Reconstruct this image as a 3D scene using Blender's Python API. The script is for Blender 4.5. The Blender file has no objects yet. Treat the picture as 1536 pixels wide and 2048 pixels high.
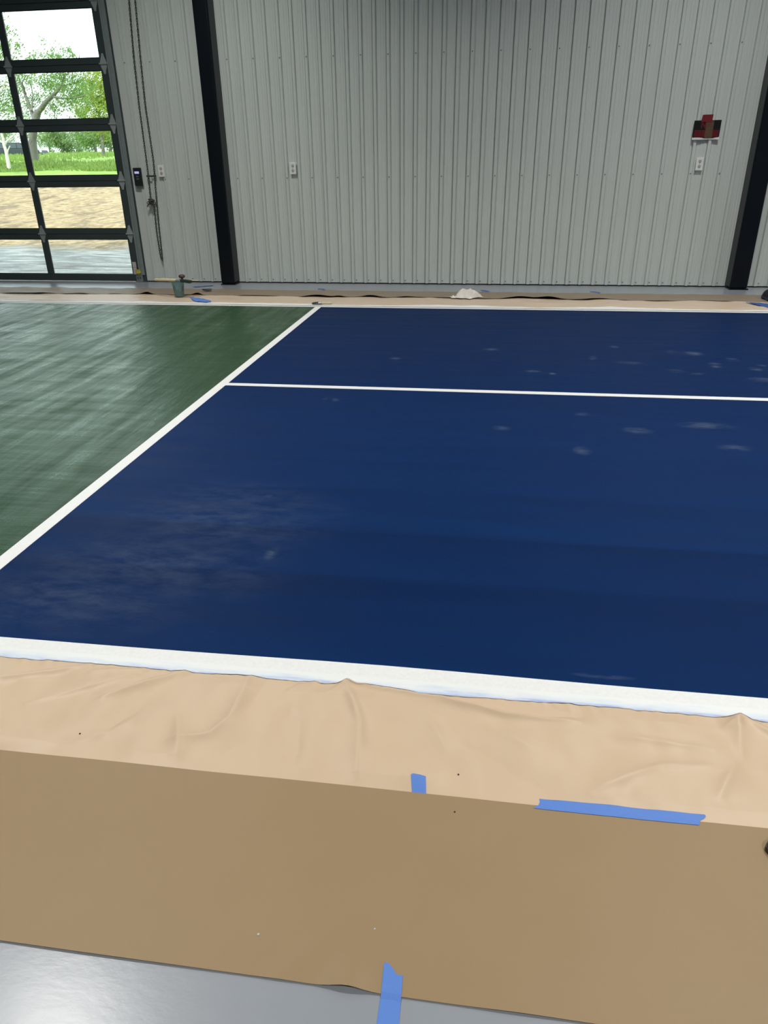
import bpy, bmesh, math, random
from mathutils import Vector, noise as mn

# ------------------------------------------------------------------ camera, world, sun, lights, exposure
SC = bpy.context.scene
C = SC.collection
F_PX, PITCH, YAW, ROLL, CAM_H = 1439.55, 0.450699, -0.147244, -0.013076, 1.3809
DW = 9.437                      # distance of the panelled wall
def cam_axes():
    cy, sy = math.cos(YAW), math.sin(YAW)
    fw = Vector((sy*math.cos(PITCH), cy*math.cos(PITCH), -math.sin(PITCH)))
    r = Vector((cy, -sy, 0)); u = r.cross(fw)
    return fw, r*math.cos(ROLL)+u*math.sin(ROLL), -r*math.sin(ROLL)+u*math.cos(ROLL)
FW, RT, UP = cam_axes()
cd = bpy.data.cameras.new('camera'); cam = bpy.data.objects.new('camera', cd); C.objects.link(cam)
cd.sensor_fit = 'HORIZONTAL'; cd.sensor_width = 36.0; cd.lens = F_PX/1536*36.0
cd.clip_start = 0.05; cd.clip_end = 600
from mathutils import Matrix
m = Matrix((RT, UP, -FW)).transposed().to_4x4(); m.translation = Vector((0, 0, CAM_H)); cam.matrix_world = m
SC.camera = cam
vs = SC.view_settings
vs.view_transform = 'Standard'; vs.look = 'None'; vs.exposure = 0.0; vs.gamma = 1.0; vs.use_curve_mapping = False

wd = bpy.data.worlds.new('sky'); SC.world = wd; wd.use_nodes = True
bg = wd.node_tree.nodes['Background']
bg.inputs['Color'].default_value = (0.84, 0.93, 1.0, 1); bg.inputs['Strength'].default_value = 3.0

sl = bpy.data.lights.new('sun', 'SUN'); so = bpy.data.objects.new('sun', sl); C.objects.link(so)
sl.energy = 3.0; sl.angle = math.radians(0.6); sl.color = (1.0, 0.95, 0.84)
so.rotation_euler = Vector((0.25, 0.62, -0.78)).to_track_quat('-Z', 'Y').to_euler()

LAMP_W = 71.0
LAMP_SPREAD = math.radians(129)
LAMPS = [(lx, ly) for ly in (-1.5, 2.95, 6.75) for lx in (-3.15, 2.15, 7.45)]
LAMP_Z = 5.0
ROOM = (-13.0, 11.0, -6.0)      # x0, x1, y0
CEIL = 5.6

random.seed(7)
R = random.random
def at(px, py, Y):
    """point of the place at depth Y seen in direction px, py"""
    d = FW + RT*((px-768)/F_PX) - UP*((py-1024)/F_PX)
    t = Y/d.y
    return Vector((d.x*t, Y, CAM_H+d.z*t))

# ------------------------------------------------------------------ helpers: meshes
class MB:
    def __init__(s): s.v = []; s.f = []
    def add(s, vs_, fs):
        o = len(s.v); s.v += [tuple(p) for p in vs_]; s.f += [tuple(i+o for i in f) for f in fs]; return s
    def box(s, x0, x1, y0, y1, z0, z1):
        return s.add([(x0,y0,z0),(x1,y0,z0),(x1,y1,z0),(x0,y1,z0),(x0,y0,z1),(x1,y0,z1),(x1,y1,z1),(x0,y1,z1)],
                     [(0,3,2,1),(4,5,6,7),(0,1,5,4),(1,2,6,5),(2,3,7,6),(3,0,4,7)])
    def prism(s, pts, y0, y1):
        """outline in x,z extruded along y"""
        n = len(pts)
        return s.add([(x,y0,z) for x,z in pts]+[(x,y1,z) for x,z in pts],
                     [tuple(range(n)), tuple(range(2*n-1,n-1,-1))]+[(i,i+n,(i+1)%n+n,(i+1)%n) for i in range(n)])
    def slab(s, pts, z0, z1):
        """outline in x,y extruded along z"""
        n = len(pts)
        return s.add([(x,y,z0) for x,y in pts]+[(x,y,z1) for x,y in pts],
                     [tuple(range(n-1,-1,-1)), tuple(range(n,2*n))]+[(i,(i+1)%n,(i+1)%n+n,i+n) for i in range(n)])
    def lathe(s, prof, c=(0,0,0), n=20, axis='z', cap=True):
        vs_ = []; fs = []
        for r, h in prof:
            for k in range(n):
                a = 2*math.pi*k/n; x, y = r*math.cos(a), r*math.sin(a)
                p = (x,y,h) if axis == 'z' else ((h,x,y) if axis == 'x' else (x,h,y))
                vs_.append((c[0]+p[0], c[1]+p[1], c[2]+p[2]))
        for i in range(len(prof)-1):
            for k in range(n):
                fs.append((i*n+k, i*n+(k+1)%n, (i+1)*n+(k+1)%n, (i+1)*n+k))
        if cap:
            fs.append(tuple(range(n-1,-1,-1))); L = (len(prof)-1)*n; fs.append(tuple(range(L, L+n)))
        return s.add(vs_, fs)
    def tube(s, pts, rad, n=8):
        pts = [Vector(p) for p in pts]
        if not hasattr(rad, '__len__'): rad = [rad]*len(pts)
        vs_ = []; fs = []
        for i, p in enumerate(pts):
            t = (pts[min(i+1,len(pts)-1)]-pts[max(i-1,0)]).normalized()
            a = t.cross(Vector((0.31,0.17,0.93))).normalized(); b = t.cross(a)
            for k in range(n):
                w = 2*math.pi*k/n; vs_.append(p+(a*math.cos(w)+b*math.sin(w))*rad[i])
        for i in range(len(pts)-1):
            for k in range(n):
                fs.append((i*n+k, i*n+(k+1)%n, (i+1)*n+(k+1)%n, (i+1)*n+k))
        fs.append(tuple(range(n-1,-1,-1))); L = (len(pts)-1)*n; fs.append(tuple(range(L, L+n)))
        return s.add(vs_, fs)
    def sheet(s, nx, ny, fn, thick=0.0):
        """grid surface fn(u,v) -> point; with thickness downwards when thick > 0"""
        top = [fn(i/nx, j/ny) for j in range(ny+1) for i in range(nx+1)]
        N = nx+1; fs = [(j*N+i, j*N+i+1, (j+1)*N+i+1, (j+1)*N+i) for j in range(ny) for i in range(nx)]
        if thick <= 0: return s.add(top, fs)
        M = len(top); bot = [(p[0],p[1],p[2]-thick) for p in top]
        fs2 = [tuple(M+k for k in reversed(f)) for f in fs]
        e = [j for j in range(N)]+[j*N+nx for j in range(1,ny+1)]+[ny*N+i for i in range(nx-1,-1,-1)]+[j*N for j in range(ny-1,0,-1)]
        side = [(e[(k+1)%len(e)], e[k], e[k]+M, e[(k+1)%len(e)]+M) for k in range(len(e))]
        return s.add(top+bot, fs+fs2+side)
    def build(s, name, mat, parent=None, smooth=False, bevel=0.0, seg=2, loc=None):
        me = bpy.data.meshes.new(name); me.from_pydata(s.v, [], s.f); me.update()
        if mat: me.materials.append(mat)
        b = bmesh.new(); b.from_mesh(me)
        bmesh.ops.recalc_face_normals(b, faces=b.faces) if len(s.f) < 60000 else None
        if bevel > 0:
            ed = [e for e in b.edges if len(e.link_faces) == 2 and e.calc_face_angle(0) > 0.6]
            bmesh.ops.bevel(b, geom=ed, offset=bevel, segments=seg, profile=0.5, affect='EDGES')
        b.to_mesh(me); b.free()
        if smooth:
            for p in me.polygons: p.use_smooth = True
            me.set_sharp_from_angle(angle=math.radians(55))
        o = bpy.data.objects.new(name, me); C.objects.link(o)
        if loc: o.location = loc
        if parent: o.parent = parent
        return o
def tag(o, label=None, cat=None, group=None, kind=None):
    if label: o['label'] = label
    if cat: o['category'] = cat
    if group: o['group'] = group
    if kind: o['kind'] = kind
    return o
def empty(name, loc=(0,0,0), rz=0.0, parent=None):
    o = bpy.data.objects.new(name, None); C.objects.link(o); o.location = loc; o.rotation_euler = (0,0,rz)
    o.empty_display_size = 0.1
    if parent: o.parent = parent
    return o
def share(src, name, parent, loc=(0,0,0)):
    o = bpy.data.objects.new(name, src.data); C.objects.link(o); o.parent = parent; o.location = loc; return o

# ------------------------------------------------------------------ helpers: materials
def mat(name, col, rough=0.5, metal=0.0, spec=0.5, **k):
    mt = bpy.data.materials.new(name); mt.use_nodes = True
    b = mt.node_tree.nodes['Principled BSDF']
    b.inputs['Base Color'].default_value = (*col, 1); b.inputs['Roughness'].default_value = rough
    b.inputs['Metallic'].default_value = metal; b.inputs['Specular IOR Level'].default_value = spec
    for kk, vv in k.items(): b.inputs[kk.replace('_', ' ')].default_value = vv
    return mt
class NT:
    def __init__(s, mt): s.t = mt.node_tree; s.n = s.t.nodes; s.l = s.t.links; s.b = s.n.get('Principled BSDF')
    def new(s, ty, **k):
        n = s.n.new(ty)
        for a, v in k.items(): setattr(n, a, v)
        return n
    def lk(s, a, b): s.l.new(a, b)
    def pos(s):
        if not hasattr(s, '_p'): s._p = s.new('ShaderNodeNewGeometry').outputs['Position']
        return s._p
    def mapping(s, scale=(1,1,1), loc=(0,0,0), rot=(0,0,0)):
        n = s.new('ShaderNodeMapping'); n.inputs['Scale'].default_value = scale; n.inputs['Location'].default_value = loc
        n.inputs['Rotation'].default_value = rot; s.lk(s.pos(), n.inputs['Vector']); return n.outputs['Vector']
    def noise(s, vec, scale=5, detail=3, rough=0.55, out='Fac'):
        n = s.new('ShaderNodeTexNoise'); n.inputs['Scale'].default_value = scale; n.inputs['Detail'].default_value = detail
        n.inputs['Roughness'].default_value = rough; s.lk(vec, n.inputs['Vector']); return n.outputs[out]
    def ramp(s, fac, stops, interp='LINEAR'):
        n = s.new('ShaderNodeValToRGB'); n.color_ramp.interpolation = interp; e = n.color_ramp.elements
        while len(e) < len(stops): e.new(0.5)
        for i, (p, c) in enumerate(stops):
            e[i].position = p; e[i].color = (*c, 1) if hasattr(c, '__len__') else (c, c, c, 1)
        s.lk(fac, n.inputs['Fac']); return n.outputs['Color']
    def math(s, op, a, b=None, clamp=False):
        n = s.new('ShaderNodeMath', operation=op); n.use_clamp = clamp
        for i, x in enumerate((a, b)):
            if x is None: continue
            if isinstance(x, (int, float)): n.inputs[i].default_value = x
            else: s.lk(x, n.inputs[i])
        return n.outputs[0]
    def rng(s, v, a, b, c, d):
        n = s.new('ShaderNodeMapRange'); s.lk(v, n.inputs[0])
        for i, x in enumerate((a, b, c, d)): n.inputs[i+1].default_value = x
        return n.outputs[0]
    def mix(s, fac, a, b, mode='MIX'):
        n = s.new('ShaderNodeMix', data_type='RGBA', blend_type=mode)
        for sock, x in ((n.inputs[0], fac), (n.inputs[6], a), (n.inputs[7], b)):
            if isinstance(x, (int, float)): sock.default_value = x
            elif isinstance(x, tuple): sock.default_value = (*x, 1)
            else: s.lk(x, sock)
        return n.outputs[2]
    def bump(s, h, strength=0.3, dist=0.01, prev=None):
        n = s.new('ShaderNodeBump'); n.inputs['Strength'].default_value = strength; n.inputs['Distance'].default_value = dist
        s.lk(h, n.inputs['Height'])
        if prev: s.lk(prev, n.inputs['Normal'])
        return n.outputs['Normal']
    def col(s, c): s.lk(c, s.b.inputs['Base Color'])
    def rough(s, c): s.lk(c, s.b.inputs['Roughness'])
    def nrm(s, c): s.lk(c, s.b.inputs['Normal'])

def simple(name, col, rough=0.5, var=0.12, scale=8, bump=0.0, bscale=60, **k):
    mt = mat(name, col, rough, **k); t = NT(mt)
    nf = t.noise(t.pos(), scale, 4)
    lo = tuple(c*(1-var) for c in col); hi = tuple(min(1, c*(1+var)) for c in col)
    t.col(t.mix(nf, lo, hi))
    if bump > 0: t.nrm(t.bump(t.noise(t.pos(), bscale, 3), bump, 0.004))
    return mt

M = {}
M['panel'] = simple('white_liner_panel', (0.655, 0.70, 0.67), 0.45, 0.03, 1.5)
M['shell'] = simple('building_shell', (0.55, 0.56, 0.56), 0.7, 0.03, 1)
M['ceiling'] = simple('ceiling_vinyl', (0.70, 0.71, 0.70), 0.7, 0.03, 1)
M['screw'] = mat('screw_steel', (0.22, 0.235, 0.22), 0.5, 0.0)
M['column'] = simple('dark_primed_steel', (0.0025, 0.005, 0.009), 0.36, 0.2, 3, spec=0.3)
M['door_frame'] = simple('dark_anodised_aluminium', (0.052, 0.070, 0.073), 0.38, 0.1, 4)
M['galv'] = simple('galvanised_steel', (0.42, 0.45, 0.45), 0.42, 0.2, 25, metal=0.7)
M['hinge'] = simple('hinge_zinc', (0.36, 0.41, 0.41), 0.5, 0.15, 25, metal=0.1)
M['track'] = simple('track_steel', (0.30, 0.35, 0.35), 0.4, 0.15, 20, metal=0.3)
M['black'] = simple('black_plastic', (0.015, 0.017, 0.02), 0.45, 0.1, 20)
M['darkhole'] = mat('dark_hole', (0.01, 0.01, 0.012), 0.8)
M['white_plastic'] = simple('white_plastic', (0.90, 0.91, 0.89), 0.35, 0.02, 20)
M['slot'] = mat('socket_slot', (0.10, 0.10, 0.10), 0.6)
M['socket'] = mat('socket_face', (0.56, 0.57, 0.56), 0.4)
M['button'] = mat('grey_button', (0.10, 0.11, 0.12), 0.5)
M['sticker'] = simple('printed_sticker', (0.62, 0.55, 0.56), 0.6, 0.25, 90)
M['yellow'] = simple('yellow_plastic', (0.55, 0.50, 0.06), 0.45, 0.2, 40)
M['chain'] = simple('chain_steel', (0.10, 0.105, 0.10), 0.5, 0.3, 60, metal=0.5)
M['red_tape'] = simple('red_tape', (0.19, 0.010, 0.014), 0.5, 0.15, 60)
M['sign_black'] = simple('sign_black', (0.006, 0.008, 0.007), 0.32, 0.2, 30)
M['sign_red'] = simple('sign_red', (0.14, 0.004, 0.010), 0.4, 0.15, 60)
M['sign_tan'] = simple('sign_glare_tan', (0.13, 0.075, 0.045), 0.25, 0.3, 50)  # tan of the glare painted on the sign
M['paper_white'] = simple('white_paper', (0.60, 0.61, 0.64), 0.6, 0.03, 20)
M['tape'] = simple('blue_painters_tape', (0.098, 0.235, 0.66), 0.55, 0.06, 120, 0.15, 400)
M['tape_dark'] = simple('deep_blue_painters_tape', (0.035, 0.10, 0.34), 0.55, 0.2, 60)
M['rag'] = simple('white_cotton', (0.78, 0.74, 0.68), 0.85, 0.06, 40, 0.3, 300)
M['wood'] = simple('pale_wood', (0.66, 0.58, 0.38), 0.55, 0.12, 40)
M['darkwood'] = simple('brown_wood', (0.09, 0.05, 0.04), 0.5, 0.2, 40)
M['bristle'] = simple('green_bristles', (0.016, 0.035, 0.026), 0.6, 0.4, 90)
M['black_cloth'] = simple('black_cloth', (0.005, 0.006, 0.010), 0.6, 0.3, 40)
M['navy_cloth'] = simple('navy_cloth', (0.012, 0.035, 0.07), 0.6, 0.3, 40)
M['brown_leather'] = simple('dark_brown_leather', (0.055, 0.032, 0.014), 0.5, 0.25, 40)
M['greenpaint'] = simple('dark_green_paint', (0.02, 0.07, 0.06), 0.25, 0.4, 40)
M['line'] = mat('white_court_line', (0.86, 0.88, 0.87), 0.55); t = NT(M['line'])
t.col(t.mix(t.noise(t.mapping((1,1,1)), 90, 4), (0.78, 0.79, 0.77), (0.92, 0.93, 0.92))); t.nrm(t.bump(t.noise(t.pos(), 260, 3), 0.35, 0.002))

def screen(name, col, e):
    mt = mat(name, (0.02, 0.02, 0.03), 0.3); b = mt.node_tree.nodes['Principled BSDF']
    b.inputs['Emission Color'].default_value = (*col, 1); b.inputs['Emission Strength'].default_value = e; return mt
M['display'] = screen('lit_display', (0.55, 0.60, 1.0), 0.75)
M['lens'] = screen('lamp_lens', (1.0, 0.97, 0.9), 6.0)

# clear glass: sees through, mirrors a little at grazing angles
g = bpy.data.materials.new('clear_glass'); g.use_nodes = True; t = NT(g); g.node_tree.nodes.remove(t.b)
tr = t.new('ShaderNodeBsdfTransparent'); tr.inputs[0].default_value = (0.95, 0.985, 0.965, 1)
gl = t.new('ShaderNodeBsdfGlossy'); gl.inputs['Roughness'].default_value = 0.03
fr = t.new('ShaderNodeFresnel'); fr.inputs['IOR'].default_value = 1.45
mx = t.new('ShaderNodeMixShader'); t.lk(fr.outputs[0], mx.inputs[0]); t.lk(tr.outputs[0], mx.inputs[1]); t.lk(gl.outputs[0], mx.inputs[2])
t.lk(mx.outputs[0], t.n['Material Output'].inputs['Surface']); M['glass'] = g
g = bpy.data.materials.new('cloudy_plastic'); g.use_nodes = True; t = NT(g)
t.b.inputs['Base Color'].default_value = (0.35, 0.50, 0.50, 1); t.b.inputs['Roughness'].default_value = 0.25
tr = t.new('ShaderNodeBsdfTransparent'); tr.inputs[0].default_value = (0.75, 0.87, 0.86, 1)
mx = t.new('ShaderNodeMixShader'); mx.inputs[0].default_value = 0.30; t.lk(tr.outputs[0], mx.inputs[1]); t.lk(t.b.outputs[0], mx.inputs[2])
t.lk(mx.outputs[0], t.n['Material Output'].inputs['Surface']); M['cup'] = g

# grey sealed concrete
M['floor'] = mat('grey_epoxy', (0.40, 0.42, 0.44), 0.27, 0.0, 0.5); t = NT(M['floor'])
t.col(t.mix(t.noise(t.pos(), 3, 5), (0.285, 0.305, 0.335), (0.33, 0.352, 0.385)))
t.nrm(t.bump(t.noise(t.mapping((1, 2.2, 1), (0, 0, 0.37), (0, 0, 0.5)), 15, 5, 0.65), 0.09, 0.004))

# blue acrylic court coating: roller lap marks, painted far-end dimming, dusty scuffs, painted near-left sheen
M['blue'] = mat('blue_court_acrylic', (0.006, 0.024, 0.11), 0.5, 0.0, 0.06); t = NT(M['blue'])
sep = t.new('ShaderNodeSeparateXYZ'); t.lk(t.pos(), sep.inputs[0]); X, Y = sep.outputs[0], sep.outputs[1]
wob = t.noise(t.mapping((0.5, 0.5, 1)), 2.2, 2)
Yw = t.math('ADD', Y, t.math('MULTIPLY', t.math('SUBTRACT', wob, 0.5), 0.03))
yy = t.rng(Yw, 1.7, 7.8, 0.0, 1.0)
def p(v): return (v-1.7)/6.1
laps_far_shade = t.ramp(yy, [(p(1.72), 0.60), (p(2.25), 0.40), (p(2.265), 0.56), (p(2.615), 0.43), (p(2.632), 0.66), (p(3.03), 0.54), (p(3.045), 0.62),
                   (p(3.64), 0.56), (p(3.67), 0.60), (p(4.7), 0.50), (p(5.6), 0.44), (p(6.6), 0.40), (p(7.7), 0.36)])  # roller lap marks; last stops darken the coat to mimic the dimmer far end
fine = t.noise(t.mapping((0.35, 3.0, 1)), 3.0, 5, 0.6)
val = t.math('MULTIPLY', laps_far_shade, t.rng(fine, 0.25, 0.75, 0.82, 1.18))
base = t.mix(val, (0.0001, 0.006, 0.034), (0.0025, 0.033, 0.142))
grit = t.noise(t.pos(), 190, 3, 0.65)
base = t.mix(t.rng(grit, 0.58, 0.8, 0.0, 0.14), base, (0.02, 0.055, 0.13))
SCUFF_HAZE = [(0.806,5.737,.035,.06),(1.06,5.60,.10,.05),(1.023,6.13,.04,.05),(1.453,5.979,.05,.07),(1.354,5.385,.06,.05),(1.494,5.316,.055,.035),
 (1.687,5.634,.05,.04),(1.675,5.545,.045,.05),(1.85,5.772,.05,.07),(2.03,5.608,.06,.035),(1.934,5.50,.05,.06),(1.89,5.208,.10,.06),
 (0.584,4.305,.045,.04),(0.86,4.034,.085,.06),(1.257,4.164,.16,.06),(1.323,3.813,.10,.05),(0.52,3.679,.05,.06),(0.1,3.997,.06,.04),
 (-0.973,2.929,.025,.025),(-0.807,2.398,.03,.06),(-0.854,1.842,.025,.02),(0.328,5.285,.06,.04),(0.467,5.229,.03,.03),(-0.724,5.578,.05,.04),
 (-1.037,4.435,.02,.05),(-0.972,4.442,.03,.05),(0.385,1.785,.09,.012),(0.02,5.95,.08,.05),(1.6,5.95,.08,.08),(-1.25,2.25,.55,.30),(-1.45,2.0,.50,.25),(-1.1,2.7,.5,.4)]  # last wide entries: near-left sheen haze painted as pale patches
acc = None
for i, (sx, sy, rx, ry) in enumerate(SCUFF_HAZE):
    v = t.mapping((1/rx, 1/ry, 0), (-sx/rx, -sy/ry, 0))
    ln = t.new('ShaderNodeVectorMath', operation='LENGTH'); t.lk(v, ln.inputs[0])
    s_ = t.rng(ln.outputs['Value'], 0.15, 1.15, 0.42 if i > 28 else 1.0, 0.0)
    acc = s_ if acc is None else t.math('MAXIMUM', acc, s_)
patch = t.rng(t.noise(t.mapping((0.55, 1.3, 1), (3.1, 0, 0), (0, 0, 0.25)), 11, 5, 0.7), 0.38, 0.72, 0.0, 1.0)
sc = t.math('MULTIPLY', t.math('MULTIPLY', acc, patch), 0.42, True)
base = t.mix(sc, base, (0.20, 0.25, 0.31))
t.col(base); t.rough(t.rng(fine, 0.25, 0.75, 0.46, 0.60))
t.nrm(t.bump(t.noise(t.pos(), 210, 3, 0.7), 0.55, 0.0025))

# green acrylic with squeegee streaks
M['green'] = mat('green_court_acrylic', (0.03, 0.09, 0.035), 0.45, 0.0, 0.37); t = NT(M['green'])
st1 = t.noise(t.mapping((4.0, 0.45, 1), (0, 0, 0), (0, 0, 0.10)), 2.2, 5, 0.62)
st2 = t.noise(t.mapping((0.5, 4.0, 1), (5, 2, 0)), 2.4, 5, 0.62)
stk = t.math('ADD', t.math('MULTIPLY', st1, 0.66), t.math('MULTIPLY', st2, 0.34))
gbase = t.mix(t.rng(stk, 0.35, 0.65, 0, 1), (0.013, 0.048, 0.016), (0.026, 0.078, 0.030))
grit = t.noise(t.pos(), 170, 3, 0.65)
gbase = t.mix(t.rng(grit, 0.52, 0.8, 0.0, 0.25), gbase, (0.08, 0.16, 0.095))
t.col(gbase); t.rough(t.rng(stk, 0.36, 0.64, 0.52, 0.20))
t.nrm(t.bump(t.noise(t.pos(), 190, 3, 0.7), 0.28, 0.0025, t.bump(stk, 0.6, 0.02)))

# masking papers
def papermat(name, c1, c2, rough, bs):
    mt = mat(name, c1, rough, 0.0, 0.3); t = NT(mt)
    a = t.noise(t.mapping((1, 1, 1)), 4, 4); b_ = t.noise(t.pos(), 500, 2)
    t.col(t.mix(t.math('ADD', t.math('MULTIPLY', a, 0.65), t.math('MULTIPLY', b_, 0.35)), c1, c2))
    t.nrm(t.bump(t.noise(t.pos(), 35, 4), bs, 0.004)); return mt
M['kraft'] = papermat('brown_kraft_paper', (0.31, 0.216, 0.113), (0.36, 0.252, 0.138), 0.5, 0.10)
M['kraft_far'] = papermat('dull_kraft_paper', (0.24, 0.19, 0.135), (0.31, 0.245, 0.175), 0.55, 0.2)
M['film'] = papermat('peach_masking_film', (0.62, 0.465, 0.315), (0.70, 0.53, 0.37), 0.43, 0.14)
M['film_far'] = papermat('pale_masking_film', (0.58, 0.46, 0.34), (0.68, 0.55, 0.42), 0.42, 0.25)
# tape painted over with white: blue shows at the outer edge
M['wtape'] = mat('tape_under_white_paint', (0.8, 0.85, 0.9), 0.5); t = NT(M['wtape'])
sep = t.new('ShaderNodeSeparateXYZ'); t.lk(t.pos(), sep.inputs[0])
e_ = t.math('ADD', t.rng(sep.outputs[1], 1.632, 1.690, 1.0, 0.0), t.math('MULTIPLY', t.math('SUBTRACT', t.noise(t.mapping((2.2, 14, 1)), 3, 4), 0.5), 1.3))
t.col(t.ramp(e_, [(0.25, (0.86, 0.88, 0.87)), (0.62, (0.72, 0.79, 0.88)), (1.0, (0.36, 0.47, 0.78))]))
t.nrm(t.bump(t.noise(t.pos(), 120, 3), 0.2, 0.002))
M['film_paint'] = simple('white_overspray', (0.80, 0.80, 0.79), 0.5, 0.05, 30)

# outdoors
M['dirt'] = mat('tilled_dirt', (0.4, 0.3, 0.18), 0.95); t = NT(M['dirt'])
sep = t.new('ShaderNodeSeparateXYZ'); t.lk(t.pos(), sep.inputs[0])
rut = t.noise(t.mapping((0.9, 0.35, 1), (0, 0, 0), (0, 0, -0.75)), 1.6, 6, 0.68)
cl = t.noise(t.pos(), 5, 6, 0.7)
tan = t.ramp(cl, [(0.30, (0.12, 0.085, 0.045)), (0.42, (0.27, 0.195, 0.105)), (0.55, (0.40, 0.30, 0.165)), (0.75, (0.56, 0.45, 0.28))])
tan = t.mix(t.rng(rut, 0.48, 0.38, 0, 0.75), tan, (0.14, 0.10, 0.06))
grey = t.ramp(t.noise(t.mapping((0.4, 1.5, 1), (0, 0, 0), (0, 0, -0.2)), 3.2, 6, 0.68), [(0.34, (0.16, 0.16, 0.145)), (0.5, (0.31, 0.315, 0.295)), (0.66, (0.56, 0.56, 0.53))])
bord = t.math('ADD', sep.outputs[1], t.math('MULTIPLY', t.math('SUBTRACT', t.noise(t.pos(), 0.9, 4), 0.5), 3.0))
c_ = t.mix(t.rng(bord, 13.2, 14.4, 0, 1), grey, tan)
grass = t.ramp(t.noise(t.pos(), 1.3, 6, 0.7), [(0.3, (0.14, 0.26, 0.035)), (0.55, (0.25, 0.40, 0.07)), (0.75, (0.40, 0.46, 0.15))])
bord2 = t.math('ADD', sep.outputs[1], t.math('MULTIPLY', t.math('SUBTRACT', t.noise(t.pos(), 0.5, 5), 0.5), 5.0))
c_ = t.mix(t.rng(bord2, 29.2, 30.6, 0, 1), c_, grass)
t.col(c_); t.nrm(t.bump(t.math('ADD', cl, rut), 0.7, 0.12))
def leafmat(name, c1, c2):
    mt = bpy.data.materials.new(name); mt.use_nodes = True; t = NT(mt)
    col = t.mix(t.noise(t.pos(), 1.6, 5, 0.7), c1, c2)
    t.col(col); t.b.inputs['Roughness'].default_value = 0.5
    tl = t.new('ShaderNodeBsdfTranslucent'); t.lk(col, tl.inputs[0])
    mx = t.new('ShaderNodeMixShader'); mx.inputs[0].default_value = 0.4; t.lk(t.b.outputs[0], mx.inputs[1]); t.lk(tl.outputs[0], mx.inputs[2])
    t.lk(mx.outputs[0], t.n['Material Output'].inputs['Surface']); return mt
M['leaf'] = leafmat('fresh_leaves', (0.08, 0.18, 0.035), (0.27, 0.42, 0.11))
M['leaf_yellow'] = leafmat('yellow_green_leaves', (0.17, 0.27, 0.025), (0.43, 0.50, 0.08))
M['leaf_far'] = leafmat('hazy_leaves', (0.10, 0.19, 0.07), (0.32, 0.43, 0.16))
M['weeds'] = leafmat('tall_weeds', (0.09, 0.20, 0.03), (0.34, 0.44, 0.11))
M['bark'] = simple('grey_bark', (0.17, 0.165, 0.14), 0.9, 0.4, 6, 0.6, 15)
M['bark_pale'] = simple('pale_bark', (0.62, 0.60, 0.52), 0.9, 0.2, 6, 0.4, 15)
M['car_paint'] = mat('dark_car_paint', (0.02, 0.03, 0.035), 0.25)
M['car_glass'] = mat('car_glass', (0.05, 0.07, 0.08), 0.08)
M['rubber'] = mat('tyre_rubber', (0.02, 0.02, 0.02), 0.8)
M['rim'] = mat('wheel_rim', (0.4, 0.4, 0.4), 0.35, 0.6)

# ------------------------------------------------------------------ structure: floor with its painted court
x0, x1, y0 = ROOM
NEAR_IN, FAR_IN, XK = 1.742, 7.745, -1.803
floor = tag(MB().box(x0, x1, y0, DW+0.14, -0.12, 0.0).build('floor', M['floor']), 'glossy grey sealed concrete floor under the painted court', kind='structure')
tag(MB().box(XK-0.03, 10.2, NEAR_IN-0.02, FAR_IN+0.02, 0.0002, 0.0020).build('blue_court_coating', M['blue'], floor), 'deep blue acrylic court surface')
tag(MB().box(-6.2, XK-0.03, NEAR_IN-0.02, FAR_IN+0.02, 0.0002, 0.0020).build('green_court_coating', M['green'], floor), 'dark green acrylic court surface')
def bend(xx): return 0.010*math.exp(-((xx+0.27)/0.5)**2)       # the near line was not taped quite straight
mb = MB(); mb.sheet(80, 1, lambda u, v: (-6.2+u*16.4, (1.683 if v == 0 else NEAR_IN+bend(-6.2+u*16.4)), 0.0034), 0.0016)
tag(mb.build('near_sideline', M['line'], floor), 'wide white painted sideline nearest the camera')
tag(MB().box(-6.2, 10.2, FAR_IN, 7.80, 0.0004, 0.0032).build('far_sideline', M['line'], floor), 'white sideline below the panelled wall')
tag(MB().box(XK-0.064, XK, NEAR_IN-0.01, FAR_IN+0.01, 0.0004, 0.0033).build('kitchen_line', M['line'], floor), 'white line between green and blue')
tag(MB().box(XK, 10.2, 4.697, 4.757, 0.0004, 0.0032).build('centre_line', M['line'], floor), 'white centre line across the blue court')

# ------------------------------------------------------------------ structure: building shell
DX0, DX1, DZ = -8.395, -4.60, 3.78        # door opening
wb = MB().box(x0, DX0, DW+0.035, DW+0.19, -0.1, CEIL).box(DX1, x1, DW+0.035, DW+0.19, -0.1, CEIL).box(DX0, DX1, DW+0.035, DW+0.19, DZ, CEIL)
wall_back = tag(wb.build('wall_back', M['shell']), 'wall of white ribbed metal liner panels behind the court', kind='structure')
tag(MB().box(x0-0.15, x0, y0, DW+0.19, -0.1, CEIL).build('wall_left', M['panel']), 'plain white metal wall at the far left end', kind='structure')
tag(MB().box(x1, x1+0.15, y0, DW+0.19, -0.1, CEIL).build('wall_right', M['panel']), 'plain white metal wall at the far right end', kind='structure')
tag(MB().box(x0-0.15, x1+0.15, y0-0.15, y0, -0.1, CEIL).build('wall_front', M['panel']), 'plain white metal wall behind the camera', kind='structure')
tag(MB().box(x0-0.2, x1+0.2, y0-0.2, DW+0.3, CEIL, CEIL+0.15).build('ceiling', M['ceiling']), 'white insulated ceiling of the metal building', kind='structure')

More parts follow.
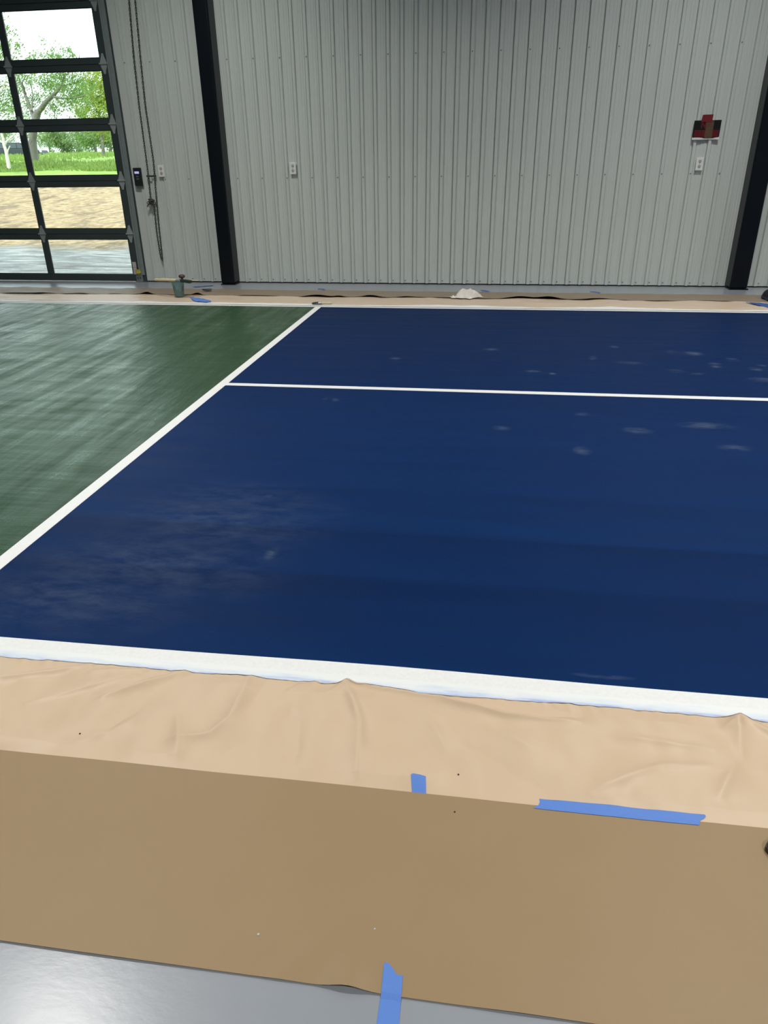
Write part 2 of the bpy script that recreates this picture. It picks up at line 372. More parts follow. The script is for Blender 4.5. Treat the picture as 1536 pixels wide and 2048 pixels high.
# ribbed liner panels, one object each
S, XR0, RISE = 0.15674, -2.8725, 0.022
def liner(xa, xb, za, zb, parent):
    """one ribbed sheet from xa to xb; ribs on the wall's grid"""
    prof = [(xa, 0.0)]
    k = math.ceil((xa-XR0)/S - 1e-6)
    while XR0+k*S < xb+0.008:
        r = XR0+k*S
        for dx, dy in ((-0.007, 0.0), (-0.0055, -0.009), (-0.001, -0.009), (0.006, RISE), (0.034, RISE), (0.044, -0.003), (0.047, -0.003), (0.049, 0.0), (0.084, 0.0), (0.087, 0.0022), (0.095, 0.0022), (0.098, 0.0), (0.116, 0.0), (0.119, 0.0022), (0.127, 0.0022), (0.130, 0.0)):
            if xa+0.001 < r+dx < xb-0.001: prof.append((r+dx, dy))
        k += 1
    prof.append((xb, 0.0))
    n = len(prof); b = MB()
    vs_ = [(x, DW-d, z) for z in (za, zb) for x, d in prof]+[(x, DW+0.012-d, z) for z in (za, zb) for x, d in prof]
    fs = []
    for i in range(n-1):
        fs += [(i, i+1, n+i+1, n+i), (2*n+i+1, 2*n+i, 3*n+i, 3*n+i+1), (i, 2*n+i, 2*n+i+1, i+1), (n+i, n+i+1, 3*n+i+1, 3*n+i)]
    fs += [(0, n, 3*n, 2*n), (n-1, 3*n-1, 4*n-1, 2*n-1)]
    b.add(vs_, fs); o = b.build('panel', M['panel'], parent)
    sb = MB(); kk = math.ceil((xa-XR0)/S - 1e-6)
    while XR0+kk*S < xb-0.06:
        for zz in (0.045, 1.238, 2.487, 3.74):
            if za < zz < zb and (kk % 2 == 0 or zz < 0.1):
                sb.lathe([(0.0075, -0.004), (0.0075, 0.0), (0.004, 0.001)], (XR0+kk*S+(0.022 if zz > 0.1 else 0.06), DW-(RISE if zz > 0.1 else 0)-0.001, zz), 8, 'y')
        kk += 1
    if sb.v: tag(sb.build('screw_heads', M['screw'], o), kind='stuff')
    return o
W6 = 6*S
edge = -0.02
a = XR0-S*1-0.02
xs = [a+W6*i for i in range(-9, 15)]
for i in range(len(xs)-1):
    xa, xb = xs[i], xs[i+1]-0.0008
    for lo, hi, za in ((x0, DX0-0.1, 0.014), (DX0-0.1, DX1+0.055, DZ+0.12), (DX1+0.055, x1, 0.014)):
        l, h = max(xa, lo), min(xb, hi)
        if h-l > 0.02: liner(l, h, za, CEIL, wall_back)
b = MB().box(DX1+0.055, x1, DW+0.013, DW+0.034, 0.0, 0.05).box(x0, DX0-0.1, DW+0.013, DW+0.034, 0.0, 0.05)
b.build('base_angle', M['darkhole'], wall_back)
# door casing
b = MB().box(DX1, DX1+0.055, DW-0.012, DW+0.19, 0, DZ+0.12).box(DX0-0.1, DX0, DW-0.012, DW+0.19, 0, DZ+0.12).box(DX0, DX1, DW-0.012, DW+0.19, DZ, DZ+0.12)
tag(b.build('trim_1', M['door_frame']), 'dark metal casing around the glazed sectional door', kind='structure')

# ------------------------------------------------------------------ structure: glazed sectional overhead door
door = tag(empty('door_1', (0, 0, 0)), 'glazed sectional overhead door in dark aluminium frame, view of trees behind', kind='structure')
zb = [0.006, 0.597, 1.228, 1.857, 2.486, 3.110, 3.74]
YD0, YD1 = DW-0.004, DW+0.045
panex = [(-8.23, -7.08), (-7.005, -5.955), (-5.880, -4.735)]
hm = MB()
for sgn in (1, -1):     # butterfly hinge: two leaves and a knuckle
    hm.prism([(-0.042, 0.004*sgn), (0.042, 0.004*sgn), (0.038, 0.030*sgn), (0.020, 0.070*sgn), (0.012, 0.105*sgn), (-0.008, 0.105*sgn), (-0.020, 0.066*sgn), (-0.036, 0.030*sgn)], -0.007, 0.0)
hm.lathe([(0.010, -0.052), (0.010, 0.052)], (0, -0.009, 0), 10, 'x')
hinge0 = None
for k in range(6):
    z0_, z1_ = zb[k], zb[k+1]-0.004
    pz0, pz1 = z0_+(0.084 if k == 0 else 0.064), z1_-0.062
    s_ = empty('section', (0, 0, 0), parent=door)
    MB().box(DX0+0.05, DX1-0.03, YD0, YD1, z0_, pz0).build('rail', M['door_frame'], s_, bevel=0.003, seg=1)
    MB().box(DX0+0.05, DX1-0.03, YD0, YD1, pz1, z1_).box(DX0+0.05, DX1-0.03, DW+0.012, DW+0.030, z1_-0.002, z1_+0.012).build('rail', M['door_frame'], s_, bevel=0.003, seg=1)
    for xa, xb in ((DX0+0.05, panex[0][0]), (panex[2][1], DX1-0.03)):
        MB().box(xa, xb, YD0, YD1, pz0, pz1).build('stile', M['door_frame'], s_, bevel=0.003, seg=1)
    for xa, xb in ((panex[0][1], panex[1][0]), (panex[1][1], panex[2][0])):
        MB().box(xa, xb, YD0, YD1, pz0, pz1).build('mullion', M['door_frame'], s_, bevel=0.003, seg=1)
    for xa, xb in panex:
        MB().box(xa-0.008, xb+0.008, DW+0.020, DW+0.025, pz0-0.008, pz1+0.008).build('pane', M['glass'], s_)
        f = MB()
        for (p0, p1, q0, q1) in ((xa, xb, pz0, pz0+0.007), (xa, xb, pz1-0.007, pz1), (xa, xa+0.007, pz0+0.007, pz1-0.007), (xb-0.007, xb, pz0+0.007, pz1-0.007)):
            f.box(p0, p1, DW+0.008, DW+0.020, q0, q1)
        f.build('glazing_bead', M['black'], s_)
    if k > 0:
        for hx in (-7.043, -5.9175, -4.690, DX0+0.115):
            if hinge0 is None:
                hinge0 = hm.build('hinge', M['hinge'], s_, bevel=0.0); hinge0.location = (hx, YD0, z0_)
            else: share(hinge0, 'hinge', s_, (hx, YD0, z0_))
for sg, xc in ((1, DX1+0.012), (-1, DX0+0.020)):
    tr = MB().box(xc-0.030, xc-0.026, DW-0.056, DW-0.018, 0.09, DZ+0.4).box(xc-0.026, xc+0.028, DW-0.022, DW-0.018, 0.09, DZ+0.4).box(xc-0.030, xc-0.014, DW-0.060, DW-0.056, 0.09, DZ+0.4)
    tag(tr.build('track', M['track'], door), 'galvanised vertical door track')
cb = MB().box(DX1-0.085, DX1+0.004, DW-0.030, DW-0.012, 0.012, 0.088).box(DX1-0.095, DX1+0.012, DW-0.05, DW-0.008, 0.004, 0.012)
br = tag(cb.build('corner_bracket', M['galv'], door, bevel=0.002, seg=1), 'galvanised bottom corner bracket with two holes')
for hx in (-0.060, -0.025):
    MB().lathe([(0.007, -0.0325), (0.007, -0.028)], (DX1+hx, DW, 0.052), 10, 'y').build('bolt_hole', M['darkhole'], br)
yb = MB().lathe([(0.022, 0.0), (0.034, 0.022), (0.030, 0.045), (0.034, 0.060), (0.016, 0.062)], (DX1-0.030, DW-0.055, 0.100), 12)
tag(yb.build('cable_button', M['yellow'], door, smooth=False), 'yellow plastic cable guard by the bottom bracket')
for za, zb_ in ((0.094, 0.180), (0.183, 0.250)):
    tag(MB().box(-4.722, -4.672, YD0-0.0015, YD0, za, zb_).build('warning_sticker', M['sticker'], door), 'pale printed warning sticker')

# ------------------------------------------------------------------ steel columns
def column(xa, xb, label):
    o = empty('steel_column', ((xa+xb)/2, DW-0.11, 0)); w = (xb-xa)/2
    shaft = MB().box(-w, w, -0.1, 0.13, 0.012, CEIL-0.02)
    shaft.build('shaft', M['column'], o, bevel=0.022, seg=4, smooth=False)
    pl = MB().box(-w-0.004, w+0.012, -0.106, 0.08, 0.0, 0.013); pl.build('base_plate', M['column'], o, bevel=0.002, seg=1)
    return tag(o, label, 'column', 'steel columns along the panelled wall')
column(-3.447, -3.268, 'dark square steel column between glazed door and wall outlet')
column(2.765, 2.962, 'dark square steel column right of the black and red sign')

# ------------------------------------------------------------------ wall fittings
YF = DW-0.0225
def plate(name, x, z, label, kind='duplex'):
    o = empty(name, (x, YF, z))
    MB().box(-0.0385, 0.0385, -0.012, 0.003, -0.066, 0.066).build('cover_plate', M['white_plastic'], o, bevel=0.003, seg=2)
    if kind == 'duplex':
        for zz in (0.026, -0.026):
            s_ = MB().lathe([(0.019, -0.0135), (0.019, -0.010)], (0, 0, zz), 16, 'y').build('socket', M['socket'], o)
            for dx in (-0.0065, 0.0065):
                MB().box(dx-0.0014, dx+0.0014, -0.0142, -0.0130, zz-0.002, zz+0.009).build('slot', M['slot'], s_)
            MB().lathe([(0.005, -0.0142), (0.005, -0.013)], (0, 0, zz-0.009), 8, 'y').build('ground_hole', M['slot'], s_)
        MB().lathe([(0.003, -0.0135), (0.003, -0.010)], (0, 0, 0), 8, 'y').build('screw', M['slot'], o)
    else:
        r_ = MB().box(-0.017, 0.017, -0.012, -0.007, -0.034, 0.034).build('rocker', M['socket'], o, bevel=0.002, seg=1)
    MB().box(-0.03, 0.03, 0.0, 0.020, -0.05, 0.05).build('back_box', M['white_plastic'], o)
    return tag(o, label, 'outlet', 'wall outlets on the panelled wall')
plate('wall_outlet', -2.456, 1.343, 'white duplex wall outlet alone in the middle bay, just right of left column')
plate('wall_outlet', 2.245, 1.336, 'white duplex wall outlet under the black and red sign')
plate('wall_outlet', -4.137, 1.331, 'white duplex wall outlet beside the hanging door chain')

kp = empty('door_keypad', (-4.45, YF+0.002, 1.268))
MB().box(-0.051, 0.051, -0.030, 0.0, -0.103, 0.103).build('housing', M['black'], kp, bevel=0.006, seg=2)
MB().box(-0.032, 0.026, -0.0325, -0.030, 0.036, 0.062).build('display', M['display'], kp)
for zz in (0.004, -0.024): MB().box(-0.020, 0.016, -0.034, -0.030, zz-0.009, zz+0.009).build('button', M['button'], kp, bevel=0.002, seg=1)
MB().box(-0.046, 0.050, -0.008, 0.02, -0.135, -0.098).build('lower_plate', M['galv'], kp)  # grey plate below the housing
tag(kp, 'black door control keypad with lit blue display beside door track', 'keypad')

def sign():
    o = empty('wall_sign', (2.263, YF, 1.68))
    pw = MB(); pw.sheet(24, 8, lambda u, v: (-0.143+0.286*u, -0.004-0.016*max(0, 1-v*5)**2*(0.6+0.5*math.sin(u*7+0.5)), -0.101+0.190*v), 0.0)
    tag(pw.build('paper_backing', M['paper_white'], o), 'white paper backing curling at its lower edge')
    fc = MB().prism([(-0.142, -0.090), (0.130, -0.087), (0.141, -0.070), (0.142, 0.090), (-0.142, 0.088)], -0.0075, -0.0045)
    face = tag(fc.build('sign_face', M['sign_black'], o), 'black sign face with red lettering')
    yf = -0.0085
    def bar(xa, xb, za, zb_, mt=M['sign_red']): return ((xa, xb, za, zb_), mt)
    # NO in block letters
    L = MB()
    L.prism([(-0.066, 0.010), (-0.052, 0.010), (-0.052, 0.074), (-0.066, 0.074)], yf, yf+0.001)
    L.prism([(-0.024, 0.010), (-0.010, 0.010), (-0.010, 0.074), (-0.024, 0.074)], yf, yf+0.001)
    L.prism([(-0.052, 0.074), (-0.052, 0.050), (-0.024, 0.010), (-0.024, 0.034)], yf, yf+0.001)
    L.build('letter_n', M['sign_red'], face)
    L = MB(); n = 20
    vs_ = []; fs = []
    for k in range(n):
        a_ = 2*math.pi*k/n
        vs_ += [(0.030+0.034*math.cos(a_), yf, 0.042+0.033*math.sin(a_)), (0.030+0.018*math.cos(a_), yf, 0.042+0.017*math.sin(a_))]
    for k in range(n): j = (k+1) % n; fs.append((2*k, 2*j, 2*j+1, 2*k+1))
    L.add(vs_, fs).build('letter_o', M['sign_red'], face)
    # second row: blurred block letters that cannot be read
    L = MB()
    for xa, xb in ((-0.126, -0.092), (-0.088, -0.052), (-0.048, -0.014), (-0.010, 0.026), (0.030, 0.064), (0.068, 0.100), (0.104, 0.128)):
        L.box(xa, xb, yf, yf+0.001, -0.074, -0.006)
    L.build('lettering_row', M['sign_red'], face)
    tag(MB().box(-0.016, 0.066, yf-0.001, yf-0.0002, -0.086, 0.082).build('painted_glare_strip', M['sign_tan'], o), 'tan strip of painted glare down the sign')  # strip added to mimic glare on the glossy face
    return tag(o, 'small black sign with red NO lettering taped to white panels', 'sign')
sign()
tg = MB().prism([(2.190, 1.752), (2.304, 1.752), (2.309, 1.826), (2.300, 1.824), (2.198, 1.822)], YF-0.0125, YF-0.0115)
tag(tg.build('red_tape_strip', M['red_tape']), 'red tape strip above the small black sign', 'tape')

# hoist chain
def link_mesh(pts, name, label, mt):
    b = MB(); pts = [Vector(p) for p in pts]
    L = []; acc_ = 0.0; step = 0.026
    for i in range(len(pts)-1):
        a_, c_ = pts[i], pts[i+1]; d = (c_-a_); ln = d.length; t_ = -acc_
        while t_+step <= ln+1e-6:
            t_ += step
            if t_ >= 0: L.append((a_+d*(t_/ln), d.normalized()))
        acc_ = ln-t_
    for i, (pt, d) in enumerate(L):
        sd = Vector((1, 0, 0)) if i % 2 == 0 else Vector((0, 1, 0))
        sd = (sd-d*sd.dot(d)).normalized()
        ring = [pt+d*(0.019*math.sin(w))+sd*(0.0095*math.cos(w)) for w in [2*math.pi*q_/8 for q_ in range(9)]]
        b.tube(ring, 0.0034, 5)
    return b
YC = DW-0.037
def ch(*a_): return [(x, YC, z) for x, z in a_]
chain = empty('hoist_chain', (0, 0, 0))
link_mesh(ch((-4.230, 4.9), (-4.249, 3.09), (-4.287, 2.56), (-4.305, 2.05), (-4.307, 1.74), (-4.309, 1.506), (-4.312, 1.283), (-4.324, 1.031), (-4.290, 0.949), (-4.306, 0.635), (-4.299, 0.33), (-4.281, 0.27)), 'l', '', 0).build('chain_strand', M['chain'], chain)
link_mesh(ch((-4.160, 4.9), (-4.177, 3.088), (-4.206, 2.558), (-4.226, 2.048), (-4.221, 1.664), (-4.219, 1.438), (-4.236, 1.208), (-4.246, 1.019), (-4.264, 0.731), (-4.279, 0.281)), 'r', '', 0).build('chain_strand', M['chain'], chain)
knot = MB()
random.seed(3)
for i in range(9):
    c_ = Vector((-4.315+R()*0.05-0.02, YC-0.012-R()*0.02, 0.985+R()*0.06-0.03)); ax = Vector((R()-.5, R()-.5, R()-.5)).normalized(); u_ = ax.cross(Vector((0, 0, 1))).normalized(); w_ = ax.cross(u_)
    knot.tube([c_+u_*(0.030*math.cos(w))+w_*(0.017*math.sin(w)) for w in [2*math.pi*q_/8 for q_ in range(9)]], 0.006, 5)
knot.tube([(-4.325, YC-0.02, 0.975), (-4.355, YC-0.03, 0.945), (-4.368, YC-0.03, 0.925)], 0.008, 6)
tag(knot.build('chain_knot', M['chain'], chain), 'bunched knot of chain links')
tag(chain, 'looped steel hoist chain hanging on the panels beside keypad', 'chain')
kc = empty('chain_keeper', (-4.27, DW-0.021, 1.275))
MB().box(-0.062, 0.052, -0.030, -0.026, -0.010, 0.010).build('strap', M['chain'], kc)
for xx in (-0.058, 0.048): MB().box(xx-0.006, xx+0.006, -0.027, 0.002, -0.012, 0.012).build('lug', M['chain'], kc)
tag(kc, 'dark steel keeper strap clamping the hoist chain', 'bracket')

# ------------------------------------------------------------------ near masking: film, tape, kraft paper
def seg_d(px, py, a_, b_):
    dx, dy = b_[0]-a_[0], b_[1]-a_[1]; L2 = dx*dx+dy*dy
    t_ = max(0, min(1, ((px-a_[0])*dx+(py-a_[1])*dy)/L2)); ex, ey = px-a_[0]-t_*dx, py-a_[1]-t_*dy
    return math.hypot(ex, ey), t_
CREASE = [  # points, height m, half width m
 ([(-1.397,1.538),(-1.158,1.628)],.006,.014), ([(-1.13,1.60),(-0.98,1.632)],.004,.010), ([(-1.042,1.498),(-0.95,1.57),(-0.858,1.642)],.007,.016),
 ([(-0.97,1.375),(-0.927,1.513)],-.006,.03), ([(-0.650,1.627),(-0.649,1.446),(-0.687,1.392),(-0.78,1.36)],.008,.022), ([(-0.60,1.63),(-0.62,1.50)],-.005,.02),
 ([(-0.372,1.650),(-0.325,1.56),(-0.295,1.491),(-0.268,1.298)],.009,.024), ([(-0.33,1.67),(-0.40,1.60)],.005,.012), ([(-0.43,1.655),(-0.52,1.60)],.004,.010),
 ([(-0.356,1.650),(-0.056,1.600),(0.111,1.568),(0.299,1.566)],.010,.014), ([(-0.15,1.640),(0.12,1.605),(0.30,1.600)],-.006,.014),
 ([(0.726,1.635),(0.681,1.594)],.006,.016), ([(0.726,1.645),(0.80,1.58),(0.92,1.53)],.007,.014), ([(0.726,1.645),(0.689,1.49)],.006,.022), ([(0.726,1.635),(0.71,1.60)],.004,.012),
 ([(0.298,1.325),(0.481,1.429),(0.60,1.44)],.006,.022), ([(-0.008,1.444),(0.108,1.347)],-.005,.026), ([(0.05,1.52),(0.16,1.45)],.004,.022),
 ([(0.60,1.35),(0.67,1.46)],.006,.022), ([(-1.02,1.33),(-0.86,1.46)],.005,.024), ([(-0.80,1.45),(-0.74,1.31)],.006,.026), ([(-0.50,1.52),(-0.44,1.35)],-.005,.03), ([(-0.12,1.55),(-0.06,1.42)],.005,.024),
 ([(-1.25,1.45),(-1.0,1.60)],.004,.014), ([(0.40,1.53),(0.62,1.50)],.005,.02)]
def film_h(x, y):
    edge_ = min(1, max(0, (1.632-y)/0.04))
    h = 0.0
    n1 = mn.noise(Vector((x*4.5, y*7, 1.3))); n2 = mn.noise(Vector((x*11, y*9, 4.1))); n3 = mn.noise(Vector((x*26, y*14, 7.7)))
    h += (0.012*(n1+0.30)+0.0065*n2+0.0016*n3)*(0.25+0.75*edge_)
    for pts, hh, w in CREASE:
        if x < min(p_[0] for p_ in pts)-0.1 or x > max(p_[0] for p_ in pts)+0.1: continue
        best = 9; tt = 0; n = len(pts)-1
        for i in range(n):
            d_, t_ = seg_d(x, y, pts[i], pts[i+1])
            if d_ < best: best, tt = d_, (i+t_)/n
        if best < w*5: h += 2.0*hh*math.exp(-(math.sqrt(best*best+0.000025)-0.005)/(w*0.8))*math.sin(math.pi*(0.12+0.80*tt))**0.6
    # fine gathers where the tape pulls the film
    g_ = math.exp(-((1.635-y)/0.035)**2) if y < 1.64 else 1
    h += 0.0036*g_*mn.noise(Vector((x*38+ (1.64-y)*60*mn.noise(Vector((x*3, 2, 2))), y*6, 9)))
    press = min(1, max(0.12, (y-1.262)/0.05))
    return 0.0022+max(0.0, h+0.003)*press*(1.0 if y < 1.645 else 0.15)
def near_film(u, v):
    x = -1.9+u*3.5; y = 1.238+v*(1.650+0.006*mn.noise(Vector((x*5, 0, 3)))-1.238)
    return (x, y, film_h(x, y))
film = MB().sheet(640, 140, near_film, 0.0006).build('masking_film', M['film'], smooth=True)
tag(film, 'wrinkled peach masking film along the near white line', 'masking film')
def near_tape(u, v):
    x = -2.6+u*4.8; yo = 1.640+0.010*mn.noise(Vector((x*1.7, 0.5, 0)))+0.004*mn.noise(Vector((x*9, 0.5, 0)))
    y = yo+v*(1.690-yo); return (x, y, max(0.0052, (film_h(x, y)+0.0018 if y < 1.655 else 0.0)) + 0.0006*mn.noise(Vector((x*30, y*30, 0)))*(1-v))
tag(MB().sheet(300, 6, near_tape, 0.0004).build('edge_tape', M['wtape'], smooth=True), 'long masking tape painted over white with bluish outer edge, near side', 'tape')

def kraft_h(x, y):
    h = 0.0105+0.0022*mn.noise(Vector((x*2.2, y*3, 0.7)))+0.0012*mn.noise(Vector((x*5, y*2.5, 2.7)))
    front = max(0.0, 1-(y-0.795)/0.09)
    h = h*(1-front)+0.0035*front
    h += front*(0.012*math.exp(-((x+0.20)/0.035)**2)+0.0025*math.exp(-((x-0.12)/0.08)**2)+0.0022*math.exp(-((x+0.7)/0.25)**2))
    h += 0.004*math.exp(-((x+0.30-(y-0.83)*0.9)/0.03)**2)*math.exp(-((y-0.9)/0.1)**2)
    return h
def near_kraft(u, v):
    x = -1.75+u*3.3; y = 0.796+v*(1.268-0.796)+0.002*mn.noise(Vector((x*2, v, 5)))
    return (x, y, kraft_h(x, y))
tag(MB().sheet(240, 44, near_kraft, 0.0006).build('kraft_paper', M['kraft'], smooth=True), 'smooth brown kraft paper strip in the foreground', 'paper')

def tape_patch(name, outline, zf, mt, label, sub=10):
    """a strip of tape with torn ends, laid on zf(x,y)"""
    me = bpy.data.meshes.new(name); b = bmesh.new()
    vs_ = [b.verts.new((x, y, 0)) for x, y in outline]; b.faces.new(vs_)
    xsr = [p_[0] for p_ in outline]; ysr = [p_[1] for p_ in outline]
    for i in range(1, 24):
        xx = min(xsr)+(max(xsr)-min(xsr))*i/24
        bmesh.ops.bisect_plane(b, geom=b.verts[:]+b.edges[:]+b.faces[:], plane_co=(xx, 0, 0), plane_no=(1, 0, 0))
        yy_ = min(ysr)+(max(ysr)-min(ysr))*i/24
        bmesh.ops.bisect_plane(b, geom=b.verts[:]+b.edges[:]+b.faces[:], plane_co=(0, yy_, 0), plane_no=(0, 1, 0))
    for v in b.verts: v.co.z = zf(v.co.x, v.co.y)
    ext = bmesh.ops.extrude_face_region(b, geom=b.faces[:])
    for e in ext['geom']:
        if isinstance(e, bmesh.types.BMVert): e.co.z += 0.0004
    bmesh.ops.recalc_face_normals(b, faces=b.faces)
    b.to_mesh(me); b.free(); me.materials.append(mt)
    o = bpy.data.objects.new(name, me); C.objects.link(o)
    return tag(o, label, 'tape', 'loose pieces of blue painters tape')
def top_h(x, y):
    k_ = 0.0
    if 0.794 < y < 1.2685: k_ = kraft_h(x, y)
    if 1.2 < y < 1.65: k_ = max(k_, film_h(x, y))
    return max(k_, 0.0)+0.0009
tape_patch('painters_tape', [(-0.1285,1.2705),(-0.0945,1.2705),(-0.0995,1.317),(-0.1135,1.3185),(-0.1325,1.3185),(-0.1360,1.314)], top_h, M['tape'], 'tiny blue tape square at the film edge, left of the long strip')
tape_patch('painters_tape', [(0.160,1.258),(0.30,1.256),(0.42,1.256),(0.532,1.2565),(0.5375,1.268),(0.5345,1.2725),(0.5500,1.2815),(0.5550,1.287),(0.5530,1.291),(0.44,1.292),(0.30,1.2925),(0.176,1.294),(0.1775,1.285),(0.1705,1.269)], top_h, M['tape'], 'long blue tape strip joining kraft paper to peach film')
tape_patch('painters_tape', [(-0.1370,0.60),(-0.1000,0.60),(-0.0965,0.752),(-0.0990,0.832),(-0.112,0.833),(-0.119,0.842),(-0.131,0.852),(-0.1375,0.849),(-0.1355,0.80)], top_h, M['tape'], 'blue tape strip from kraft paper onto the grey floor')

# small specks on the papers
def speck(x, y, r_, mt, label, z):
    o = MB().lathe([(r_*0.8, 0), (r_, r_*0.4), (r_*0.5, r_*0.9)], (x, y, z), 7).build('paint_speck', mt); return tag(o, label, 'speck')
speck(-0.392, 0.872, .0028, M['paper_white'], 'white paint speck on kraft paper far left of the floor tape', kraft_h(-0.392, .872))
speck(-0.165, 0.913, .0020, M['paper_white'], 'white paint speck on kraft paper just above the floor tape', kraft_h(-0.165, .913))
speck(-0.02, 1.345, .0026, M['black'], 'black speck on the peach film between the two tape pieces', film_h(-0.02, 1.345))
speck(-0.023, 1.222, .0022, M['black'], 'black speck on kraft paper below the peach film', kraft_h(-0.023, 1.222))
speck(-1.037, 1.353, .0028, M['black'], 'black speck at the left end of the peach film', film_h(-1.037, 1.353))

# dark brown boot toe poking in at the right edge
bt = empty('boot', (0.743, 1.205, 0.0115))
def toe(u, v):
    a_ = 2*math.pi*u; ph = v*math.pi/2
    return (0.083*math.cos(a_)*math.cos(ph)*(1.0 if math.cos(a_) < 0 else 2.4), 0.034*math.sin(a_)*math.cos(ph), 0.012+0.042*math.sin(ph))
MB().sheet(28, 8, toe).build('upper', M['brown_leather'], bt, smooth=True)
MB().slab([(0.085*math.cos(a_)*(1.0 if math.cos(a_) < 0 else 2.4), 0.036*math.sin(a_)) for a_ in [2*math.pi*k/28 for k in range(28)]], 0.0, 0.013).build('sole', M['black'], bt)
tag(bt, 'dark brown rounded toe at the right edge on kraft paper', 'boot')

# ------------------------------------------------------------------ far masking along the wall
def far_film_h(x, y):
    h = 0.003+0.014*max(0, mn.noise(Vector((x*3.0+y*2, y*6, 2.2)))+0.1)+0.008*(0.5-abs(mn.noise(Vector((x*6-y*3, y*7, 5.2)))))
    w = min(1, max(0, (y-7.84)/0.06))
    return 0.004+max(0, h)*w
def far_film(u, v):
    x = -7.2+u*13.2; yn = 7.800+0.012*mn.noise(Vector((x*1.3, 1, 1))); y = yn+v*(8.40-yn)
    return (x, y, far_film_h(x, y))
tag(MB().sheet(520, 26, far_film, 0.0006).build('masking_film', M['film_far'], smooth=True), 'pale wrinkled masking film between far white line and wall paper', 'masking film')
def far_tape(u, v):
    x = -7.0+u*13.0; y = 7.798+v*(0.075+0.045*max(-0.6, mn.noise(Vector((x*1.1, 4, 1))))+0.015*mn.noise(Vector((x*5, 4, 1))))
    return (x, y, far_film_h(x, y)+0.0035)
tag(MB().sheet(420, 5, far_tape, 0.0004).build('edge_tape', M['film_paint'], smooth=True), 'white painted masking tape along the far sideline', 'tape')
GAP = [(-1.98, .16, .020), (-1.36, .12, .022), (-1.72, .06, .012), (0.33, .17, .030), (0.62, .12, .024), (1.20, .20, .016), (-0.55, .25, .010), (2.3, .3, .008), (-4.05, .07, .03), (-3.42, .06, .028), (-2.7, .3, .008), (-5.6, .3, .012), (-0.95, .1, .012)]
def far_paper(u, v):
    x = -7.3+u*13.2
    yf = 8.335+0.035*mn.noise(Vector((x*0.8, 7, 0)))+0.008*mn.noise(Vector((x*4, 7, 0)))
    yb_ = 8.845+0.018*mn.noise(Vector((x*0.9, 3, 0)))
    y = yf+v*(yb_-yf)
    h = 0.014+0.007*mn.noise(Vector((x*2.3, y*4, 0)))+0.005*mn.noise(Vector((x*6+y*4, y*5, 3)))
    fr_ = max(0, 1-v*2.6)
    for gx, gw, gh in GAP: h += gh*fr_*math.exp(-((x-gx)/gw)**2)
    if x < -2.9: h += 0.016*max(0, mn.noise(Vector((x*4.0+y*3, y*3-x, 8))))*(1 if x < -3.1 else (-2.9-x)/0.2)
    h = h*min(1, 0.25+(1-v)*6)
    return (x, y, max(h, far_film_h(x, y)+0.0016 if y < 8.41 else 0.003))
tag(MB().sheet(520, 16, far_paper, 0.0006).build('kraft_paper', M['kraft_far'], smooth=True), 'long crinkled kraft paper strip along the base of the wall', 'paper')
def ft(pts, label, mt=None, z=0.022):
    return tape_patch('painters_tape', pts, lambda x, y: z+0.010*abs(mn.noise(Vector((x*14, y*14, 2)))), mt or M['tape_dark'], label)
ft([(-3.44,8.165),(-3.30,8.10),(-3.13,7.965),(-3.09,7.90),(-3.125,7.855),(-3.28,7.895),(-3.36,8.02)], 'crumpled blue tape on far film beside the paint cup', M['tape'], 0.018)
ft([(2.66,8.27),(2.80,8.24),(2.98,8.06),(3.12,7.92),(2.82,7.90),(2.76,8.02),(2.71,8.17)], 'crumpled dark blue tape at right end of the far film', None, 0.018)
for bx, by, lb in ((-2.035, 8.83, 'tiny blue tape flag on far paper behind the white corner of the court'), (-0.075, 8.84, 'tiny blue tape flag on far paper just right of the white rag'), (1.18, 8.825, 'tiny blue tape flag on far paper right of centre')):
    ft([(bx-0.055, by-0.01), (bx+0.045, by-0.075), (bx+0.062, by-0.03), (bx+0.01, by+0.05), (bx-0.05, by+0.045)], lb, None, 0.018)
ft([(-3.75, 9.02), (-3.70, 8.98), (-3.52, 9.13), (-3.55, 9.17)], 'small blue tape piece on grey floor behind the paint cup', None, 0.001)

# ------------------------------------------------------------------ paint cup and tools
CX, CY = -3.60, 8.235
cz = 0.016
cup = empty('paint_cup', (CX, CY, cz))
MB().lathe([(0.052, 0.0), (0.054, 0.004), (0.069, 0.158), (0.074, 0.160), (0.074, 0.166), (0.067, 0.166), (0.052, 0.008), (0.001, 0.006)], (0, 0, 0), 28, cap=False).build('shell', M['cup'], cup, smooth=False)
MB().lathe([(0.0505, 0.007), (0.0545, 0.060), (0.001, 0.061)], (0, 0, 0), 24).build('paint_fill', M['greenpaint'], cup)
sm = MB()
random.seed(11)
for k in range(10):
    a_ = R()*6.28; h0 = 0.055; h1 = 0.08+R()*0.075; w_ = 0.10+R()*0.22; vv = []
    for hh, ww in ((h0, w_*1.3), (h1*0.7+h0*0.3, w_), (h1, w_*0.35)):
        rr = 0.0515+0.0170*(hh-0.004)/0.154-0.0012
        vv.append([(rr*math.cos(a_+s_*ww), rr*math.sin(a_+s_*ww), hh) for s_ in (-1, -0.3, 0.3, 1)])
    fl = [p_ for r_ in vv for p_ in r_]; sm.add(fl, [(r_*4+i, r_*4+i+1, r_*4+i+5, r_*4+i+4) for r_ in range(2) for i in range(3)])
tag(sm.build('paint_smear', M['greenpaint'], cup), kind='stuff')
tag(cup, 'cloudy plastic cup with dark green paint standing on far film', 'cup')
zt = cz+0.167
